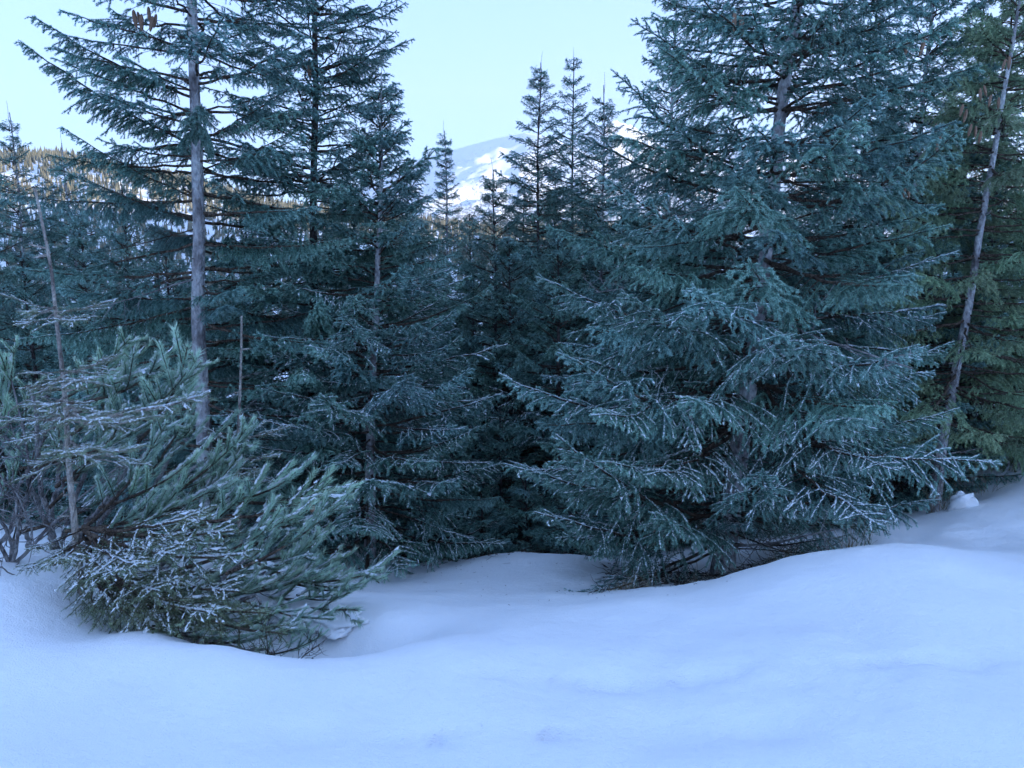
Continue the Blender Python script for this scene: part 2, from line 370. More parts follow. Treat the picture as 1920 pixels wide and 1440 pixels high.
def rime(segs, r, spacing, size, amount):
    """small flakes of frost lying along the tops of the shoots"""
    g = Geo(); a = np.array([s[0] for s in segs]); b = np.array([s[1] for s in segs])
    L = np.linalg.norm(b - a, axis=1); t = unit(b - a); flat = np.clip(1.15 - np.abs(t[:, 2]), 0, 1)
    cnt = r.poisson(L / spacing * amount * flat); i = np.repeat(np.arange(len(segs)), cnt); N = len(i)
    if N == 0: return None
    p = a[i] + (b - a)[i] * r.random((N, 1)); ti = t[i]
    s = unit(np.cross(ti, np.array([0, 0, 1.0]) + 1e-4)); up = np.cross(s, ti)
    p = p + up * r.uniform(0.003, 0.010, (N, 1)) + s * r.normal(0, size * 0.45, (N, 1))
    size = size * np.exp(r.normal(0, .45, (N, 1)))
    e1 = ti * size * r.uniform(0.7, 1.9, (N, 1)) + s * size * r.normal(0, 0.35, (N, 1)); e2 = s * size * r.uniform(0.3, 0.9, (N, 1)) + up * size * r.normal(0, 0.3, (N, 1))
    g.add(np.stack([p - e1 - e2 * 0.6, p + e1 - e2 * 0.3, p + e2], 1), np.arange(N * 3).reshape(-1, 3), 0.9, 0)
    return g.build('frost', [FROST])

def make_branch(L, seed, kind, mats, dens=1350, nl=0.0165, nw=0.0031, frost=1.0, spread=0.5, hang=(0.5, 0.9), inner=0.22, step=0.078, tert_step=0.052, sag=0.05, fsp=0.0040, fsz=0.0046, maxlat=0.62, tip_tone=0.75, bare0=0.5):
    r = np.random.default_rng(seed)
    n = 12; u = np.linspace(0, 1, n + 1)
    y = np.cumsum(r.normal(0, 0.012, n + 1)) * L; y -= y[-1] * u; y -= y[0] * (1 - u)
    ax = np.stack([u * L, y, -sag * L * 4 * u * (1 - u) + r.normal(0, 0.004, n + 1) * L * (u > 0) * (u < 1)], 1)
    at = lambda q: np.array([np.interp(q, u, ax[:, c]) for c in range(3)])
    segs = []; twig = []; main_r = 0.0035 + 0.0062 * L
    # axis needles only on the young outer part
    for k in range(n):
        if u[k] > 0.55: segs.append((ax[k], ax[k + 1], 0.45 + 0.3 * u[k], 0))
    q = inner + r.uniform(0, 0.03)
    side = 1; lat = []
    while q < 0.985:
        p0 = at(q); tdir = unit(at(min(q + 0.02, 1)) - at(q - 0.02))
        rem = (1 - q) * L
        ll = min(spread * rem + 0.05, maxlat) * r.uniform(0.65, 1.12) * (0.55 + 0.45 * sstep(inner, inner + 0.22, q))
        for sd_ in ((1, -1) if r.random() < 0.75 else (side,)):
            an = R(r.normal(52, 8)); l2 = ll * r.uniform(0.8, 1.15)
            sv = unit(np.cross(np.array([0, 0, 1.0]), tdir)) * sd_; upv = np.cross(tdir, np.cross(np.array([0, 0, 1.0]), tdir)); upv = upv / max(np.linalg.norm(upv), 1e-6)
            d = tdir * math.cos(an) + (sv * math.cos(R(14)) + upv * r.normal(0.05, 0.16)) * math.sin(an)
            lat.append((p0, unit(d), l2, q))
        if r.random() < 0.25:   # short shoot on top or below
            d = tdir * 0.7 + np.array([0, r.normal(0, .3), r.choice([0.5, -0.7])]); lat.append((p0, unit(d), min(0.1, ll) * r.uniform(.5, 1), q))
        side = -side; q += step / L * r.uniform(0.75, 1.3)
    tert = []
    for p0, d, ll, q in lat:
        pl = bend(p0, d, ll, 4, hang[0] * min(1.0, ll / 0.3), r, 0.10)
        twig.append((pl, 0.0016 + 0.006 * ll, 0.001))
        bare = bare0 if q < 0.4 else (bare0 * .5 if q < .6 else 0.05)
        for k in range(4):
            if (k + 1) / 4 > bare: segs.append((pl[k], pl[k + 1], 0.18 + 0.25 * q + 0.4 * (k / 4), 1))
        s = max(bare, 0.12) * ll; sd_ = 1
        while s < ll * 0.96:
            f = s / ll * 4; k = int(f); p1 = pl[k] + (pl[k + 1] - pl[k]) * (f - k); t1 = unit(pl[k + 1] - pl[k])
            tl = min(0.5 * (ll - s) + 0.04, 0.19) * r.uniform(0.6, 1.15)
            sv = np.cross(np.array([0, 0, 1.0]), t1); nv = np.linalg.norm(sv); sv = sv / nv if nv > 0.2 else np.array([0, 1.0, 0])
            an = R(r.normal(48, 8)); d2 = unit(t1 * math.cos(an) + sv * sd_ * math.sin(an) + np.array([0, 0, r.normal(-0.05, 0.15)]))
            tert.append((p1, d2, tl, q)); sd_ = -sd_; s += tert_step * r.uniform(0.7, 1.35)
    for p1, d2, tl, q in tert:
        pl = bend(p1, d2, tl, 2, hang[1] * min(1.0, 0.4 + tl / 0.12), r, 0.08)
        twig.append((pl, 0.0013, 0.0008))
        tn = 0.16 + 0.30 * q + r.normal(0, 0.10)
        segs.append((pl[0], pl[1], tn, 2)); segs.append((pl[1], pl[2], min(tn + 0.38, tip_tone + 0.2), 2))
    g = Geo()
    tubes(g, ax[None], (main_r * (1 - u) ** 0.7 + 0.0015)[None], 6, 0.5, 1)
    for nn in (5, 3):
        tw = [t for t in twig if len(t[0]) == nn]
        if tw: tubes(g, np.stack([t[0] for t in tw]), np.stack([np.linspace(t[1], t[2], nn) for t in tw]), 3, 0.5, 1)
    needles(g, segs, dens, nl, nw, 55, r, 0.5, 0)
    me = g.build(kind, mats, (1,))
    fs = [s for s in segs if s[3] < 2 or (vnoise(s[0][0] * 6 + seed, s[0][1] * 6) > -0.05 and r.random() < 0.5)]
    fs = [s for s in fs if s[0][0] > 0.3 * L or r.random() < .3] + [(ax[k], ax[k + 1], 0, 0) for k in range(5, n)]
    fr = rime(fs, r, fsp, fsz, frost) if frost > 0 else None
    return (L, me, fr)

def make_bare(L, seed, mat, dens=1.0):
    """dead branch: crooked axis with fine leafless twigs"""
    r = np.random.default_rng(seed); g = Geo()
    ax = bend(np.zeros(3), (1, 0, 0.05), L, 8, 0.12, r, 0.12); ax = ax * np.array([L / max(ax[-1, 0], .3 * L), 1, 1])
    tubes(g, ax[None], np.linspace(0.003 + 0.004 * L, 0.0015, 9)[None], 5, 0.5, 0)
    l1 = []; l2 = []
    for k in range(int(14 * L * dens) + 3):
        q = r.uniform(0.15, 0.98) * 8; i = int(q); p = ax[i] + (ax[min(i + 1, 8)] - ax[i]) * (q - i)
        d = unit(np.array([0.6, r.choice([-1, 1]) * r.uniform(.3, 1), r.normal(-.15, .3)])); ll = r.uniform(0.1, 0.4) * (1.15 - q / 8) * min(1, L) + 0.05
        pl = bend(p, d, ll, 4, 0.4, r, 0.25); l1.append((pl, 0.0022))
        for m in range(int(r.uniform(2, 7))):
            j = r.integers(1, 4); d2 = unit(pl[j + 1] - pl[j] + r.normal(0, .6, 3)); l2.append((bend(pl[j], d2, ll * r.uniform(.2, .5), 4, 0.4, r, 0.2), 0.0013))
    for a in (l1, l2):
        tubes(g, np.stack([x[0] for x in a]), np.stack([np.linspace(x[1], 0.0007, 5) for x in a]), 3, 0.5, 0)
    return (L, g.build('bare_branch', [mat], (0,)), None)

def make_leader(seed, L=0.45):
    r = np.random.default_rng(seed); g = Geo(); ax = bend(np.zeros(3), (1, 0, 0), L, 6, 0, r, 0.09)
    tubes(g, ax[None], np.linspace(0.006, 0.002, 7)[None], 5, 0.5, 1)
    needles(g, [(ax[k], ax[k + 1], 0.6) for k in range(6)], 500, 0.013, 0.003, 40, r, 0.5, 0)
    return (L, g.build('leader_shoot', [NEEDLE, TWIG_PALE], (1,)), None)

SM = [NEEDLE, TWIG]
WIDE = [make_branch(2.0, 100 + i, 'wide_branch', SM, sag=0.03 + 0.025 * (i % 3), hang=(0.55, 1.0)) for i in range(4)]
MID = [make_branch(1.15, 200 + i, 'mid_branch', SM, sag=0.02 + 0.02 * (i % 3), hang=(0.45, 0.9), maxlat=0.45) for i in range(4)]
SMALL = [make_branch(0.55, 300 + i, 'small_branch', SM, sag=0.02 + .02 * (i % 2), hang=(0.25, 0.6), step=0.05, tert_step=0.034) for i in range(4)]
COMB = [make_branch(1.75, 400 + i, 'comb_branch', SM, sag=0.035, hang=(2.0, 1.5), spread=0.32, maxlat=0.32, step=0.046, tert_step=.042, inner=.10, bare0=.1, frost=0.25) for i in range(3)]
FAR = [make_branch(1.3, 500 + i, 'far_branch', SM, dens=600, nw=0.0055, nl=0.017, sag=0.04, hang=(0.7, 1.0), step=0.085, tert_step=0.055, frost=0.35, fsp=0.006, fsz=0.008) for i in range(4)]
FARS = [make_branch(0.6, 520 + i, 'far_small_branch', SM, dens=600, nw=0.005, nl=0.017, sag=0.02, hang=(0.3, .7), step=0.06, tert_step=0.045, frost=0) for i in range(3)]
OLIVE = [make_branch(1.4, 600 + i, 'olive_branch', [NEEDLE_Y, TWIG], sag=0.05, hang=(1.0, 1.2), maxlat=0.4, frost=0.15) for i in range(3)]
OLIVES = [make_branch(0.65, 620 + i, 'olive_small_branch', [NEEDLE_Y, TWIG], sag=0.02, hang=(0.5, 1.0), step=0.05, frost=0.0) for i in range(2)]
BARE = [make_bare(1.2, 700 + i, TWIG) for i in range(4)]
BARE_G = [make_bare(0.6, 720 + i, TWIG_GREY, 0.4) for i in range(3)]
LEADER = [make_leader(730 + i) for i in range(3)]

def orient(d, roll=0.0):
    x = Vector(d).normalized(); z = Vector((0, 0, 1)); yv = z.cross(x)
    if yv.length < 0.05: yv = Vector((0, 1, 0)).cross(x) if abs(x.y) < .9 else Vector((1, 0, 0)).cross(x)
    yv.normalize(); z = x.cross(yv)
    m = Matrix((x, yv, z)).transposed()
    return m.to_quaternion() @ Quaternion((1, 0, 0), roll)

def put(proto, parent, origin, p0, p1, roll=0.0, frost=True, name='branch', smin=0.0):
    """place a shared branch mesh so that it runs from p0 to p1 (world points)"""
    d = np.asarray(p1, float) - np.asarray(p0, float); ln = float(np.linalg.norm(d)); L, me, fr = proto
    o = bpy.data.objects.new(name, me); COL.objects.link(o); o.parent = parent
    o.location = np.asarray(p0) - np.asarray(origin); o.rotation_mode = 'QUATERNION'; o.rotation_quaternion = orient(d, roll)
    sc = ln / L; o.scale = (sc, max(sc, smin), max(sc, smin))
    if frost and fr is not None:
        f = bpy.data.objects.new('frost', fr); COL.objects.link(f); f.parent = o; f['kind'] = 'stuff'
    return o

def cone_mesh():
    g = Geo(); n = 9; zz = np.linspace(0, -1, n); rad = np.array([0.25, .75, .95, 1, 1, .95, .8, .55, .15]) * 0.15
    S = 10; V = []
    for k in range(n):
        ang = (np.arange(S) + 0.5 * (k % 2)) * 2 * math.pi / S
        rr_ = rad[k] * (1 + 0.16 * (np.arange(S) % 2))
        V.append(np.stack([np.cos(ang) * rr_, np.sin(ang) * rr_, np.full(S, zz[k])], 1))
    i = np.arange(n - 1)[:, None] * S; j = np.arange(S)[None]; g.add(np.concatenate(V), np.stack([i + j, i + S + j, i + S + (j + 1) % S, i + (j + 1) % S], -1).reshape(-1, 4), .5, 0)
    # proud scales
    for k in range(1, n - 1):
        for m in range(8):
            a = (m + 0.5 * (k % 2)) * 2 * math.pi / 8; r0 = rad[k] * 0.9; c = np.array([math.cos(a), math.sin(a), 0]); s_ = np.array([-math.sin(a), math.cos(a), 0])
            g.add([c * r0 + s_ * .05 + (0, 0, zz[k] + .06), c * r0 - s_ * .05 + (0, 0, zz[k] + .06), c * (r0 + .035) + (0, 0, zz[k] - .06)], [[0, 1, 2]], .5, 0)
    return g.build('cone', [CONE])
CONE_ME = cone_mesh()
def hang_cones(tree, origin, spots, size=0.12):
    for (u, v, Y) in spots:
        p = P(u, v, Y); o = mesh_obj('cone', CONE_ME, tree, p - origin)
        s_ = size * random.uniform(.85, 1.15); o.scale = (s_ * .75, s_ * .75, s_); o.rotation_euler = (random.uniform(-.25, .25), random.uniform(-.25, .25), random.uniform(0, 6))

def trunk_obj(tree, origin, path, r0, r1, mat, seed, flare=0.35):
    """tapered trunk along world points, swelling at the foot, with small knots"""
    r = np.random.default_rng(seed); path = np.asarray(path, float)
    seg = np.concatenate([[0], np.cumsum(np.linalg.norm(np.diff(path, axis=0), axis=1))]); n = int(max(16, seg[-1] / 0.12)); q = np.linspace(0, seg[-1], n)
    c = np.stack([np.interp(q, seg, path[:, k]) for k in range(3)], 1); 
    c[:, :2] += np.stack([fbm(q * .6 + seed, q * 0 + 3.3, 3), fbm(q * .6 + seed, q * 0 + 9.1, 3)], 1) * 0.05 * (q > .1)[:, None]
    h = q / seg[-1]; rad = r0 + (r1 - r0) * h ** 0.9; rad = rad * (1 + flare * np.exp(-q / 0.22))
    S = 14; t, a, b = frames(c[None]); ang = np.arange(S) * 2 * math.pi / S
    rj = rad[:, None] * (1 + 0.10 * fbm(np.cos(ang)[None] * 1.7 + q[:, None] * 3 + 40, np.sin(ang)[None] * 1.7 + q[:, None] * 1.1 + seed, 3))
    ring = c[:, None] - origin + rj[..., None] * (a[0][:, None] * np.cos(ang)[None, :, None] + b[0][:, None] * np.sin(ang)[None, :, None])
    i = np.arange(n - 1)[:, None] * S; j = np.arange(S)[None]; j2 = (j + 1) % S
    g = Geo(); g.add(ring, np.stack([i + j, i + j2, i + S + j2, i + S + j], -1).reshape(-1, 4), .5, 0)
    k = 0
    stub = []
    for s_ in range(int(seg[-1] * 5)):   # broken-off branch stubs
        hh_ = r.uniform(0.03, 0.9); p = np.array([np.interp(hh_, h, c[:, m]) for m in range(3)]) - origin; az = r.uniform(0, 6.28); rr_ = np.interp(hh_, h, rad)
        d = np.array([math.cos(az), math.sin(az), r.normal(0, .2)]); e = p + d * (rr_ + r.uniform(.01, .09)); stub.append([p + d * rr_ * .7, (p + d * rr_ + e) / 2, e])
    tubes(g, np.array(stub), np.tile([[0.007, 0.005, 0.003]], (len(stub), 1)), 5, .5, 0)
    return mesh_obj('trunk', g.build('trunk', [mat], (0,)), tree)

def interp_path(path, z):
    path = np.asarray(path); return np.array([np.interp(z, path[:, 2], path[:, k]) for k in range(3)])

GROUP = 'spruce trees at the forest edge'
def spruce(label, path, r0, rmax, seed, h_low=0.3, sets=(WIDE, MID, SMALL), mat=None, el_top=48, el_mid=8, el_low=-14, dh=0.27, nb=6, prof=0.75, knee=0.7,
           low=0.75, frost_z=2.0, frost_p=0.7, front=1.0, left=1.0, right=1.0, bare=10, name='spruce_tree', gap=None, group=GROUP, lead=True, smin=0.8):
    """path: world points foot to tip.  The crown is a list of branch parts set in whorls."""
    r = np.random.default_rng(seed); path = np.asarray(path, float); org = path[0].copy()
    tree = empty(name, org); tag(tree, label, 'tree', group)
    zt = path[-1][2]; z0 = org[2]; H = zt - z0
    pp = path.copy(); pp[0] = pp[0] - (pp[1] - pp[0]) / max(np.linalg.norm(pp[1] - pp[0]), .01) * 0.15
    trunk_obj(tree, org, pp, r0, 0.006, mat or BARK, seed)
    h = h_low; big, mid, small = sets; az0 = r.uniform(0, 6.28)
    while h < H - 0.07:
        rel = (H - h) / H
        Rr = rmax * min(1.0, (rel / knee)) ** prof * (low + (1 - low) * sstep(0.0, 0.3, h / H))
        n = nb if rel > 0.2 else max(4, nb - 1)
        for k in range(n + (2 if r.random() < .5 else 0)):
            inter = k >= n
            az = az0 + k * 2 * math.pi / n + r.normal(0, .22); hh = h + (r.normal(0, .04) if not inter else -dh * r.uniform(.3, .7))
            c, s_ = math.cos(az), math.sin(az)
            m = 1.0
            if s_ < -0.55: m *= front
            if c < -0.3: m *= left
            if c > 0.3: m *= right
            ln = Rr * r.uniform(.72, 1.12) * m * (.6 if inter else 1)
            if gap is not None and not gap(az, hh, r): continue
            ln = max(ln, .14)
            el = np.interp(rel, [0, .3, .75, 1], [el_top, el_mid + 14, el_mid - 4, el_low]) + r.normal(0, 6)
            d = np.array([c * math.cos(R(el)), s_ * math.cos(R(el)), math.sin(R(el))])
            p0 = interp_path(path, z0 + hh)
            p1 = p0 + d * ln
            floor = -99
            if p1[2] < z0 + 0.35:
                gzv = gz(p1[0], p1[1]) + 0.06
                if p1[2] < gzv: p1[2] = gzv + r.uniform(0, .1)
            st = big if ln > 1.35 * 1.0 and big is not None else (mid if ln > 0.72 else small)
            put(st[int(r.integers(len(st)))], tree, org, p0, p1, r.normal(0, .15), frost=(p1[2] < frost_z and r.random() < frost_p), smin=smin)
        az0 += 0.7 + r.normal(0, .2); h += dh * r.uniform(.85, 1.2) * (0.8 + .3 * rel) * (1.0 if z0 + h < 4.1 else 1.9)
    for k in range(bare):
        hh = r.uniform(0.15, max(0.5, h_low + H * .35)); az = r.uniform(0, 6.28); ln = r.uniform(.35, .8) * rmax
        p0 = interp_path(path, z0 + hh); p1 = p0 + np.array([math.cos(az), math.sin(az), r.normal(-.1, .2)]) * ln; p1[2] = max(p1[2], gz(p1[0], p1[1]) + .05)
        put((BARE_G[int(r.integers(3))] if k % 4 == 0 else BARE[int(r.integers(4))]), tree, org, p0, p1, r.uniform(0, 6), False, 'dead_branch')
    if lead:
        put(LEADER[int(r.integers(3))], tree, org, path[-1] - (0, 0, .12), path[-1] + (r.normal(0, .03), r.normal(0, .03), .15), 0, False, 'leader_shoot')
    return tree, org, path

def hero(T, pairs, sets, frost=False):
    """named limbs: (photo pixel of the tip, depth of the tip, height pixel on the trunk)"""
    tree, org, path = T
    for (u, v, Y, vb) in pairs:
        tip = P(u, v, Y); base_ray = None
        zs = np.linspace(path[0][2], path[-1][2], 200); c = np.stack([np.interp(zs, path[:, 2], path[:, k]) for k in range(3)], 1)
        # trunk point that appears at row vb
        q = c - CAM; f = q[:, 1] * math.cos(PITCH) - q[:, 2] * math.sin(PITCH); w = q[:, 1] * math.sin(PITCH) + q[:, 2] * math.cos(PITCH)
        vv = 720 - F * w / f; p0 = c[int(np.argmin(np.abs(vv - vb)))]
        put(sets[random.randrange(len(sets))], tree, org, p0, tip, random.uniform(-.1, .1), frost)

def straight(u0, v0, u1, v1, Y, Y1=None):
    """trunk path from a foot pixel to a higher pixel, both Y ahead"""
    a = P(u0, v0, Y); b = P(u1, v1, Y1 or Y); a[2] = gz(a[0], a[1]) - 0.03
    return np.array([a, b])
def extend(path, ztop):
    a, b = path[0], path[-1]; d = (b - a) / (b[2] - a[2]); return np.array([a + d * (z - a[2]) for z in np.linspace(a[2], ztop, 12)])

# --- the big spruce on the right
TR = spruce('big dense blue-green spruce with a thick trunk, right of the middle', extend(straight(1350, 1085, 1480, 90, 6.0), 6.4), 0.095, 1.9, 11,
            h_low=0.62, el_top=36, el_mid=2, el_low=-8, dh=0.215, nb=9, smin=1.0, low=0.82, knee=0.85, prof=0.72, right=.93, frost_z=1.3, frost_p=0.65, bare=34, mat=BARK,
            gap=lambda az, h, r: not (math.sin(az) < -0.2 and h < 1.25))
hero(TR, [(1145, 130, 5.6, 330), (1182, 35, 5.6, 200), (1120, 330, 5.3, 480), (1005, 520, 5.2, 640), (1045, 662, 4.8, 800), (935, 700, 5.5, 800), (945, 870, 5.3, 950), (1042, 815, 4.7, 970), (1000, 960, 5.0, 1010), (1165, 550, 4.6, 660), (1300, 540, 4.4, 620),
          (1800, 470, 5.6, 560), (1800, 765, 5.6, 820), (1790, 640, 5.7, 720), (1620, 925, 5.0, 960), (1430, 880, 4.6, 930), (1230, 960, 4.7, 985), (1060, 1110, 5.0, 1010), (1120, 1125, 5.3, 1020), (1600, 1000, 5.4, 1015), (1395, 985, 5.1, 955), (1290, 1005, 5.1, 965), (1490, 1000, 5.3, 970), (1700, 330, 5.6, 420)], WIDE, True)
hang_cones(TR[0], TR[1], [(1378, 22, 5.6), (1390, 28, 5.65), (1700, 75, 5.7), (1735, 72, 5.7), (1755, 232, 5.8), (1763, 240, 5.85)])

# --- left tall spruce with the bare pale trunk
def gap1(az, h, r):
    return not (math.sin(az) < -0.45 and abs(math.cos(az)) < 0.8 and r.random() < (0.85 if h < 4.0 else .35))
TL = spruce('tall open spruce with pale bare trunk and up-sweeping limbs on the left', extend(straight(392, 1040, 366, 60, 6.5), 8.2), 0.075, 1.38, 21,
            h_low=0.5, sets=(COMB, MID, SMALL), el_mid=4, el_low=-8, dh=0.23, nb=7, low=0.95, frost_z=1.0, frost_p=0.6, gap=gap1, bare=10)
hero(TL, [(35, 75, 6.4, 280), (60, 30, 6.6, 185), (115, 238, 6.2, 370), (205, 15, 6.6, 110), (150, 330, 6.0, 420), (560, 150, 6.2, 260), (560, 240, 6.8, 320)], COMB)
hang_cones(TL[0], TL[1], [(250, 18, 6.3), (258, 22, 6.35), (265, 26, 6.3), (278, 12, 6.3), (286, 30, 6.3), (293, 26, 6.35)])

# --- second left spruce
TL2 = spruce('spruce with thin dark reddish trunk just right of the pale-trunked one', extend(straight(592, 1050, 590, 20, 7.4), 6.4), 0.06, 1.4, 31,
             h_low=0.5, sets=(COMB, MID, SMALL), el_mid=7, dh=0.23, nb=8, frost_z=1.0, frost_p=0.5, mat=BARK_D)
hero(TL2, [(747, 88, 7.0, 150), (668, 55, 7.2, 95), (650, 5, 7.2, 50), (735, 230, 7.0, 330)], COMB)
hang_cones(TL2[0], TL2[1], [(522, 138, 7.1), (580, 110, 7.1), (578, 122, 7.1)])

# --- third, with the long low frosted limbs towards the gap
TL3 = spruce('spruce with long frosted low limbs beside the dark gap', extend(straight(690, 1062, 716, 150, 6.9), 3.15), 0.06, 1.35, 41,
             h_low=0.35, el_mid=6, el_low=-10, dh=0.24, nb=7, frost_z=1.6, frost_p=0.75, low=0.95)
hero(TL3, [(850, 585, 6.3, 660), (880, 690, 6.1, 760), (862, 632, 6.5, 720), (895, 800, 6.1, 850), (850, 905, 6.0, 900), (790, 385, 6.6, 480), (800, 300, 6.6, 420), (640, 590, 5.6, 640), (600, 740, 5.3, 780), (760, 700, 5.4, 740), (740, 1150, 5.0, 1000), (700, 900, 5.2, 900)], WIDE + MID, True)

# ------------------------------------------------------------------ the rest of the wood
def upright(u, v, Y, lean=0.0):
    """vertical trunk whose tip shows at pixel (u, v), Y metres ahead, foot on the ground below"""
    t = P(u, v, Y); a = np.array([t[0] - lean, t[1], 0.0]); a[2] = gz(a[0], a[1]) - 0.04
    return np.array([a + (t - a) * q for q in np.linspace(0, 1, 8)])
FSET = (FAR, FAR, FARS); NSET = (WIDE, MID, SMALL); OSET = (OLIVE, OLIVE, OLIVES)
def wood_tree(label, u, v, Y, rmax, seed, sets=FSET, **k):
    kw = dict(h_low=0.25, dh=0.27, nb=7, frost_z=0.2, frost_p=0.35, bare=8, mat=BARK_D, low=0.95, el_mid=6, el_low=-10, r0=0.045); kw.update(k); r0 = kw.pop('r0')
    return spruce(label, upright(u, v, Y, kw.pop('lean', 0.0)), r0, rmax, seed, sets=sets, **kw)
# slim tops against the sky in the middle
wood_tree('slim spruce top left of the two tallest in the middle', 1012, 118, 10.5, 1.55, 51, prof=0.72, knee=0.85, smin=.6, el_mid=0, el_top=34, dh=.21, nb=7)
wood_tree('slim spruce with the highest bare leader in the middle', 1075, 108, 11.5, 1.5, 52, prof=0.72, knee=0.85, smin=.6, el_mid=0, el_top=34, dh=.22, nb=7)
wood_tree('thin-topped spruce between the middle pair and the big spruce', 1133, 160, 10.0, 1.5, 53, prof=0.72, knee=0.85, smin=.6, el_mid=0, el_top=34, dh=.22, nb=7, mat=BARK)
wood_tree('short spruce tip just left of the middle pair', 927, 318, 9.6, 1.5, 54, knee=0.85, dh=.23, nb=7)
wood_tree('solitary slim spruce in the middle gap below the mountain', 833, 245, 12.0, 1.0, 55, prof=0.8, knee=0.9, smin=.6, el_mid=0, el_top=34, dh=.21, nb=7, mat=BARK)
wood_tree('tall spruce behind the left flank of the big one', 1268, -60, 9.2, 1.2, 56, r0=0.06, mat=BARK)
# left edge
wood_tree('slim spruce at the far left with its tip above the hill', 14, 210, 11.0, 1.5, 57, prof=0.75, knee=0.85, smin=.6, el_mid=0, el_top=34, dh=.25, nb=7, mat=BARK)
wood_tree('slim spruce second from the left edge below the hill crest', 116, 268, 11.5, 1.5, 58, prof=0.75, knee=0.85, smin=.6, el_mid=0, el_top=34, dh=.25, nb=7, mat=BARK)
# right edge
TB = wood_tree('tall spruce with pale upper trunk behind the big one', 1765, -160, 8.6, 1.3, 59, NSET, r0=0.07, mat=BARK, frost_p=.1, dh=.22, smin=1.0)
wood_tree('tall dark spruce filling the sky between the big one and the pale upper trunk', 1650, -90, 9.6, 1.4, 65, dh=.23, smin=1.0)
wood_tree('dark spruce behind the leaning trunk, reaching the top of the picture', 1845, -20, 9.9, 1.4, 66, dh=.23, smin=1.0)
pth = np.array([P(1750, 962, 7.5), P(1768, 830, 7.5), P(1822, 550, 7.6), P(1876, 220, 7.7)]); pth[0][2] = gz(pth[0][0], pth[0][1]) - .03
pth = np.concatenate([pth, [pth[-1] + (pth[-1] - pth[-2]) * 1.15]])
TRR = spruce('leaning olive spruce with pale slanting trunk at the right', pth, 0.06, 1.35, 60, h_low=1.0, sets=OSET, el_mid=2, el_low=-12, dh=0.23, nb=9, frost_z=-5, bare=10, low=.85,
             gap=lambda az, h, r: not (math.sin(az) < -0.5 and 1.3 < h < 5 and r.random() < .55))
hang_cones(TRR[0], TRR[1], [(1886, 110, 6.9), (1893, 105, 6.95), (1838, 165, 7), (1845, 160, 7), (1858, 178, 7), (1873, 182, 7), (1822, 232, 7), (1830, 236, 7), (1840, 245, 6.9), (1806, 195, 7), (1813, 205, 7), (1760, 262, 7), (1698, 352, 6.9), (1705, 350, 6.9)], 0.10)
wood_tree('olive spruce crowned with cones at the right edge', 1910, -30, 8.8, 1.2, 61, OSET, frost_z=-5, r0=0.06)
wood_tree('olive spruce cut off by the right edge above the snow', 2010, 150, 8.6, 1.25, 62, OSET, frost_z=-5)
wood_tree('low olive spruce at the right edge behind the snow trail', 1880, 560, 9.3, 1.1, 63, OSET, frost_z=-5)
wood_tree('dark spruce filling the gap left of the leaning trunk', 1690, 330, 9.6, 1.2, 64)
# behind the left group
fill = [(225, 345, 8.6, 1.25, 'dark spruce behind the upper limbs left of the pale trunk'), (150, 420, 9.2, 1.2, 'dark spruce behind the grey-green pine, left of the pale trunk'), (310, 440, 8.2, 1.2, 'shaded spruce directly left of the pale trunk'),
        (470, 400, 8.4, 1.25, 'shaded spruce between the pale and the reddish trunk'), (660, 330, 9.0, 1.2, 'dark spruce behind the reddish trunk'), (760, 330, 9.6, 1.2, 'dark spruce behind the long frosted limbs'),
        (-70, 260, 9.0, 1.3, 'dark spruce cut off by the left edge'), (40, 470, 9.0, 1.2, 'low dark spruce behind the pine at the left edge'),
        (890, 500, 10.0, 1.2, 'dark spruce in the middle gap, its tip below the valley'), (955, 440, 9.2, 1.2, 'dark spruce in the right half of the middle gap'), (1050, 430, 8.6, 1.25, 'shaded spruce behind the left limbs of the big one'),
        (1170, 300, 9.4, 1.25, 'spruce behind the left shoulder of the big one'), (1320, 180, 10.5, 1.3, 'spruce behind the upper trunk of the big one'), (1560, 160, 9.8, 1.3, 'spruce behind the right shoulder of the big one'), (1450, 420, 9.0, 1.3, 'spruce right behind the lower trunk of the big one'),
        (880, 400, 12.5, 1.3, 'dark spruce at the foot of the solitary slim one, right side'), (790, 405, 11.5, 1.3, 'dark spruce at the foot of the solitary slim one, left side'), (985, 350, 12.0, 1.5, 'dark spruce low between the middle tops, left side'), (1040, 330, 13.0, 1.5, 'dark spruce low between the middle pair'), (1100, 330, 12.5, 1.5, 'dark spruce low between the middle tops, right side'),
        (1600, 480, 8.8, 1.2, 'spruce behind the right limbs of the big one')]
for i, (u, v, Y, rm, lab) in enumerate(fill): wood_tree(lab, u, v, Y, rm, 80 + i)
# deeper wood: darker rows that close the view between the trunks
fr = np.random.default_rng(12)
places = ['left edge', 'pale trunk', 'reddish trunk', 'middle gap', 'big spruce', 'right edge']
for i in range(30):
    u = -150 + i * 75 + fr.uniform(-25, 25); Y = 12.5 + (i % 3) * 2.6 + fr.uniform(-.6, .6)
    v = np.interp(u, [-150, 300, 700, 830, 940, 1100, 1500, 2100], [380, 400, 400, 470, 470, 380, 250, 300]) + fr.uniform(-15, 50)
    wood_tree('shaded spruce of the deeper wood, seen only in gaps between the nearer trees', u, v, Y, 1.45, 130 + i, dh=0.36, bare=4, frost_z=-9, group='deeper wood behind the front trees', lead=False)
